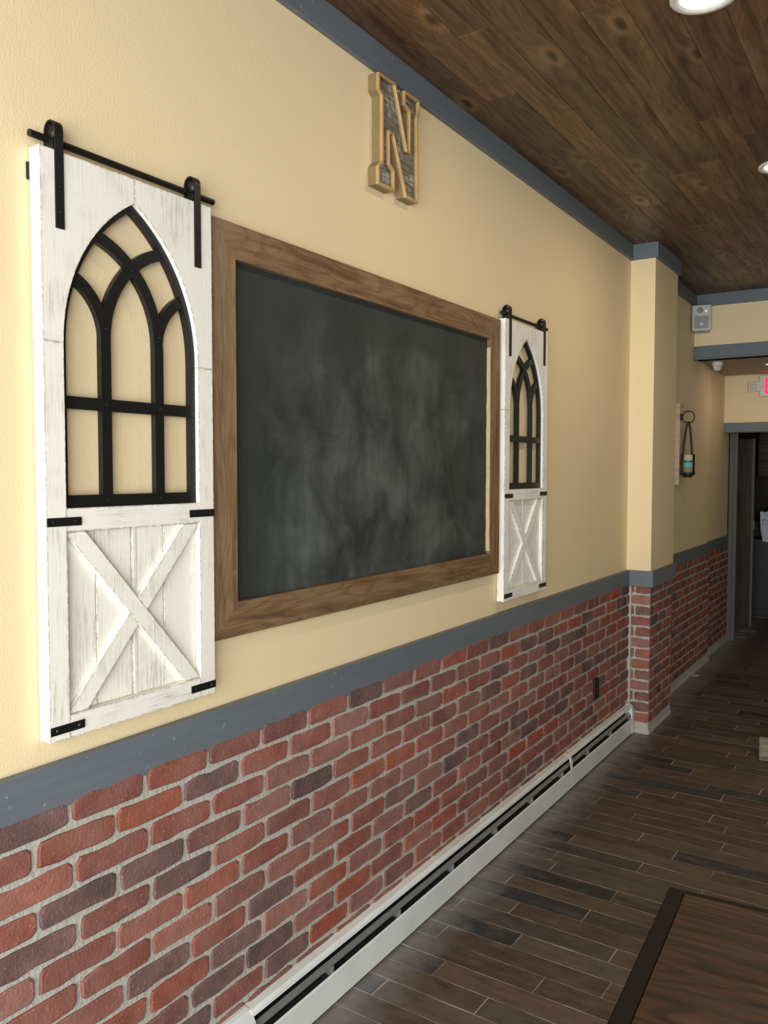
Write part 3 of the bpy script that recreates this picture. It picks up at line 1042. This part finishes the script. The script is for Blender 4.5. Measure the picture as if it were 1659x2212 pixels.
for s in (-1, 1):
    MB().lathe([(.008, .0), (.008, -.006), (.0, -.007)], n=12).obj('foot_knob', 'led_amber' if 0 else 'wplastic', sp, sp_m @ T(s * .042, .03, 0))

# ------------------------------------------------------------------ dome camera
dc = thing('security_camera', 'small white dome security camera under the low ceiling', 'camera', (.128, 7.75, ZS))
db = WM[dc.name]
MB().lathe([(.046, 0), (.047, -.020), (.043, -.030), (.038, -.036), (0, -.036)], n=28).obj('base', 'wplastic', dc, db, smooth=True)
MB().lathe([(.036, -.030), (.037, -.045), (.033, -.060), (.022, -.074), (.0, -.080)], n=28).obj('dome', 'wplastic', dc, db, smooth=True)
MB().box(.006, .022, -.042, -.034, -.050, -.046).obj('lens_slot', 'blackplastic', dc, db)

# ------------------------------------------------------------------ exit sign
ex = thing('exit_sign', 'white exit sign with red EXIT letters and chrome emergency lamps over the doorway', 'sign', (.46, YH, 2.48))
eb = WM[ex.name]
yb = -.045
MB().box(-.165, .165, yb, 0, .0, .205).obj('housing', 'wplastic', ex, eb, .006)
MB().box(-.182, .182, yb + .012, -.006, .055, .155).obj('backing', 'wplastic', ex, eb, .003)


def poly_letter(name, rects=None, polys=None, x=0):
    m = MB()
    for r in rects or []:
        m.box(x + r[0], x + r[1], yb - .003, yb + .001, r[2], r[3])
    for p in polys or []:
        m.prism([(x + a, c) for a, c in p], yb - .003, yb + .001, axis=1)
    o = m.obj(name, 'exit_red', ex, eb)
    return o


z0, z1, st = .025, .178, .022
poly_letter('letter', [(0, st, z0, z1), (st, .062, z1 - st, z1), (st, .055, .09, .09 + st), (st, .062, z0, z0 + st)], x=-.115)
poly_letter('letter', polys=[[(0, z0), (.026, z0), (.07, z1), (.044, z1)], [(.044, z0), (.07, z0), (.026, z1), (0, z1)]], x=-.048)
poly_letter('letter', [(0, st, z0, z1)], x=.030)
poly_letter('letter', [(.022, .022 + st, z0, z1 - st), (0, .066, z1 - st, z1)], x=.058)
for s in (-1, 1):
    lh = MB().box(s * .225 - .045, s * .225 + .045, yb + .010, yb + .03, .05, .145).obj('lamp_head', 'wplastic', ex, eb, .004)
    MB().box(min(s * .165, s * .185), max(s * .165, s * .185), yb + .015, yb + .024, .058, .066).obj('lamp_arm', 'wplastic', ex, eb)
    MB().box(min(s * .165, s * .185), max(s * .165, s * .185), yb + .015, yb + .024, .128, .136).obj('lamp_arm', 'wplastic', ex, eb)
    cell = MB()
    for i in range(4):
        for j in range(4):
            cx, cz = s * .225 - .0315 + i * .021, .066 + j * .021
            b0 = len(cell.v)
            q = .0098
            cell.v += [(cx - q, yb + .008, cz - q), (cx + q, yb + .008, cz - q), (cx + q, yb + .008, cz + q), (cx - q, yb + .008, cz + q), (cx, yb + .018, cz)]
            cell.f += [[b0, b0 + 1, b0 + 4], [b0 + 1, b0 + 2, b0 + 4], [b0 + 2, b0 + 3, b0 + 4], [b0 + 3, b0, b0 + 4]]
    cell.obj('reflector', 'chrome', lh, eb)

# ------------------------------------------------------------------ wall sconce plank + hanging candle holder
pk = MB().box(.001, .036, 0, .135, 0, .64)
o = pk.obj('sconce_board', 'plankboard', None, T(0, 6.83, 1.644) , .002)
tag(o, 'narrow cream wooden board upright on the wall behind the pilaster', 'board')
cy_, cx_ = 6.85, .0965
ch = thing('candle_holder', 'hanging glass candle holder on a dark strap and iron ring by the cream board', 'candle holder', (cx_, cy_, 1.70))
bb = WM[ch.name]
ring = [(.046 * math.cos(2 * math.pi * i / 40), 0, .474 + .046 * math.sin(2 * math.pi * i / 40)) for i in range(40)]
MB().tube(ring, .0042, 10, True).obj('ring', 'black', ch, bb, smooth=True)
MB().box(-.0595, -.048, -.006, .006, .45, .50).obj('hook', 'black', ch, bb, .001)
MB().ribbon([(-.004, -.014, .435), (-.010, -.026, .38), (-.022, -.050, .25), (-.026, -.066, .10), (-.024, -.066, .03), (-.012, -.05, .008)], (1, 0, 0), .017, .004).obj('strap', 'strap', ch, bb)
MB().ribbon([(.003, .004, .435), (.010, .022, .38), (.016, .050, .25), (.020, .064, .10), (.02, .066, .03), (.012, .05, .008)], (1, 0, 0), .017, .004).obj('strap', 'strap', ch, bb)
MB().box(-.013, .013, -.018, .010, .425, .437).obj('strap_loop', 'strap', ch, bb, .002)
MB().lathe([(.012, 0), (.032, .001), (.032, .012), (.056, .022), (.057, .040), (.053, .040), (.052, .026), (0, .024)], n=32).obj('tray', 'tray', ch, bb, smooth=False)
MB().lathe([(.052, .030), (.052, .182), (.0495, .182), (.0495, .032), (0, .032), (0, .030)], n=36).obj('glass', 'glass', ch, bb, smooth=True)
MB().lathe([(.046, .033), (.046, .080), (0, .080)], n=28).obj('candle_layer', 'candle_brown', ch, bb)
MB().lathe([(.046, .081), (.046, .135), (0, .135)], n=28).obj('candle_layer', 'candle_teal', ch, bb)
MB().lathe([(.046, .136), (.046, .178), (0, .178)], n=28).obj('candle_layer', 'candle_tan', ch, bb)
MB().lathe([(.0525, .121), (.0555, .121), (.0555, .128), (.0525, .128)], n=32).obj('wire_band', 'black', ch, bb)

# ------------------------------------------------------------------ doorway contents
dm = T(0, 10.2, 0)
dz = AX((.046, 10.2, .01), (0, 0, 1), (-1, 0, 0), (0, -1, 0))
d1 = tag(MB().box(0, 2.105, 0, .346, -.04, 0).obj('door_1', 'darkwood', None, dz, .002), 'dark brown wooden door standing open inside the doorway', 'door', kind='structure')
MB().box(.046, .074, -.012, .05, 0, 2.12).obj('door_edge', 'jamb', d1, dm, .002)
MB().box(.24, .94, .066, .286, 0, .006).obj('panel', 'darkwood', d1, dz, .005)
MB().box(1.09, 1.97, .066, .286, 0, .006).obj('panel', 'darkwood', d1, dz, .005)
MB().box(.074, .079, .0, .02, 1.10, 1.19).obj('latch_plate', 'screw', d1, dm)
cab = thing('wall_cabinet', 'dark wooden cabinet high on the wall of the unlit back room', 'cabinet', (.35, 11.4, 1.69))
cbm = WM[cab.name]
MB().box(-.38, .5, -.30, 0, 0, .56).obj('carcass', 'darkwood', cab, cbm, .003)
MB().box(-.375, .055, -.318, -.302, .01, .55).obj('door', 'darkwood', cab, cbm, .003)
MB().box(.065, .495, -.318, -.302, .01, .55).obj('door', 'darkwood', cab, cbm, .003)
lo = thing('dark_fill_cabinet', 'added black cabinet shape standing for the darkness of the unlit back room below the white bag', 'cabinet', (.45, 11.4, 0))  # added cabinet shape, its black fills in for plain darkness there
lom = WM[lo.name]
MB().box(-.6, .6, -.42, 0, .08, .93).obj('carcass', 'dark_fill', lo, lom, .003)
MB().box(-.595, -.005, -.44, -.422, .09, .92).obj('door', 'dark_fill', lo, lom, .003)
MB().box(.005, .595, -.44, -.422, .09, .92).obj('door', 'dark_fill', lo, lom, .003)
MB().box(-.6, .6, -.38, -.02, 0, .08).obj('plinth', 'dark_fill', lo, lom)
struct(MB().box(-.3, 2.3, 11.37, 11.4, .94, 1.12), 'trim_15', 'greywall', 'dull grey-green rail across the back wall of the unlit room', 'trim')
bgm = T(.16, 10.9, .86)
bg = thing('tote_bag', 'white paper carrier bag hanging in the dark doorway at the right edge', 'bag', mw=bgm)
m = MB()
m.v = [(-.085, -.03, .06), (.15, -.03, 0.0), (.15, .05, 0.0), (-.085, .05, .06), (-.118, -.045, .41), (.16, -.045, .41), (.16, .06, .41), (-.118, .06, .41), (-.108, -.05, .2), (.155, -.05, .18), (.155, .07, .18), (-.108, .07, .2)]
m.f = [[0, 1, 2, 3], [0, 1, 9, 8], [1, 2, 10, 9], [2, 3, 11, 10], [3, 0, 8, 11], [8, 9, 5, 4], [9, 10, 6, 5], [10, 11, 7, 6], [11, 8, 4, 7]]
m.obj('body', 'bag', bg, bgm)
MB().tube([(-.07, -.048, .40), (-.05, -.02, .46), (-.02, .0, .5), (.01, -.02, .46), (.05, -.048, .40)], .006, 8).obj('handle', 'blackplastic', bg, bgm)
MB().box(-.095, .03, -.0505, -.049, .265, .268).box(-.095, .03, -.0505, -.049, .253, .2555).obj('printed_line', 'ink', bg, bgm)
for i, (ch_, xx) in enumerate((('P', -.09), ('.', -.055), ('G', -.04), ('.', .0))):
    cu = bpy.data.curves.new('print', 'FONT')
    cu.body, cu.size, cu.extrude = ch_, .06, .0004
    tmp = bpy.data.objects.new('tmp', cu)
    COL.objects.link(tmp)
    me = bpy.data.meshes.new_from_object(tmp.evaluated_get(bpy.context.evaluated_depsgraph_get()))
    bpy.data.objects.remove(tmp)
    me.materials.clear()
    me.materials.append(MAT['ink'])
    from_mesh('printed_letter', me, bg, bgm @ T(xx, -.0495, .285) @ Matrix.Rotation(math.radians(90), 4, 'X'))
hk = thing('coat_peg', 'small beige peg above the white carrier bag', 'peg', (.14, 10.905, 1.39))
hkm = WM[hk.name]
MB().lathe([(0, -.03), (.016, -.028), (.02, -.018), (.012, -.008), (.009, .02), (.009, .5)], n=16, axis=1).obj('knob', 'beige', hk, hkm, smooth=True)
MB().box(-.05, .05, .47, .498, -.03, .03).obj('back_plate', 'darkwood', hk, hkm, .003)

# ------------------------------------------------------------------ pale block on the floor at right
bm_ = T(.862, 5.42, 0) @ Matrix.Rotation(math.radians(8), 4, 'Z')
bk = thing('wooden_block', 'pale weathered wooden block standing on the dark floor at the right edge', 'block', mw=bm_)
MB().box(0, .24, 0, .16, .004, .150).obj('body', 'palewood', bk, bm_, .008)
MB().box(.002, .238, .002, .158, .150, .154).obj('top_cap', 'darkwood', bk, bm_, .002)
for a, b in ((0, 0), (.21, 0), (0, .13), (.21, .13)):
    MB().box(a, a + .03, b, b + .03, 0, .004).obj('foot_pad', 'blackplastic', bk, bm_)

# ------------------------------------------------------------------ dining table
tm = T(1.152, 2.032, 0) @ Matrix.Rotation(math.radians(3.0), 4, 'Z')
tb = thing('dining_table', 'brown oak-grained table with near-black edge in the lower right corner', 'table', mw=tm)
TW, TD = 1.15, .78
EB = .040
MB().box(EB, TW - EB, -TD + EB, -EB * .5, .722, .7495).obj('tabletop', 'tablewood', tb, tm @ T(0, 0, 0))
MB().ring([(0, -TD), (TW, -TD), (TW, 0), (0, 0)], [(EB, -TD + EB), (TW - EB, -TD + EB), (TW - EB, -EB * .5), (EB, -EB * .5)], .718, .750, axis=2).obj('edge_band', 'edge', tb, tm, .005, seg=3)
MB().lathe([(.045, .03), (.04, .06), (.038, .68), (.05, .70)], c=(TW / 2, -TD / 2, 0), n=28).obj('column', 'edge', tb, tm, smooth=True)
MB().box(TW / 2 - .2, TW / 2 + .2, -TD / 2 - .2, -TD / 2 + .2, .70, .718).obj('mounting_plate', 'edge', tb, tm, .002)
for a in range(2):
    mm = tm @ T(TW / 2, -TD / 2, 0) @ Matrix.Rotation(math.radians(90 * a + 45), 4, 'Z')
    MB().box(-.33, .33, -.035, .035, .0, .035).obj('foot', 'edge', tb, mm, .006)
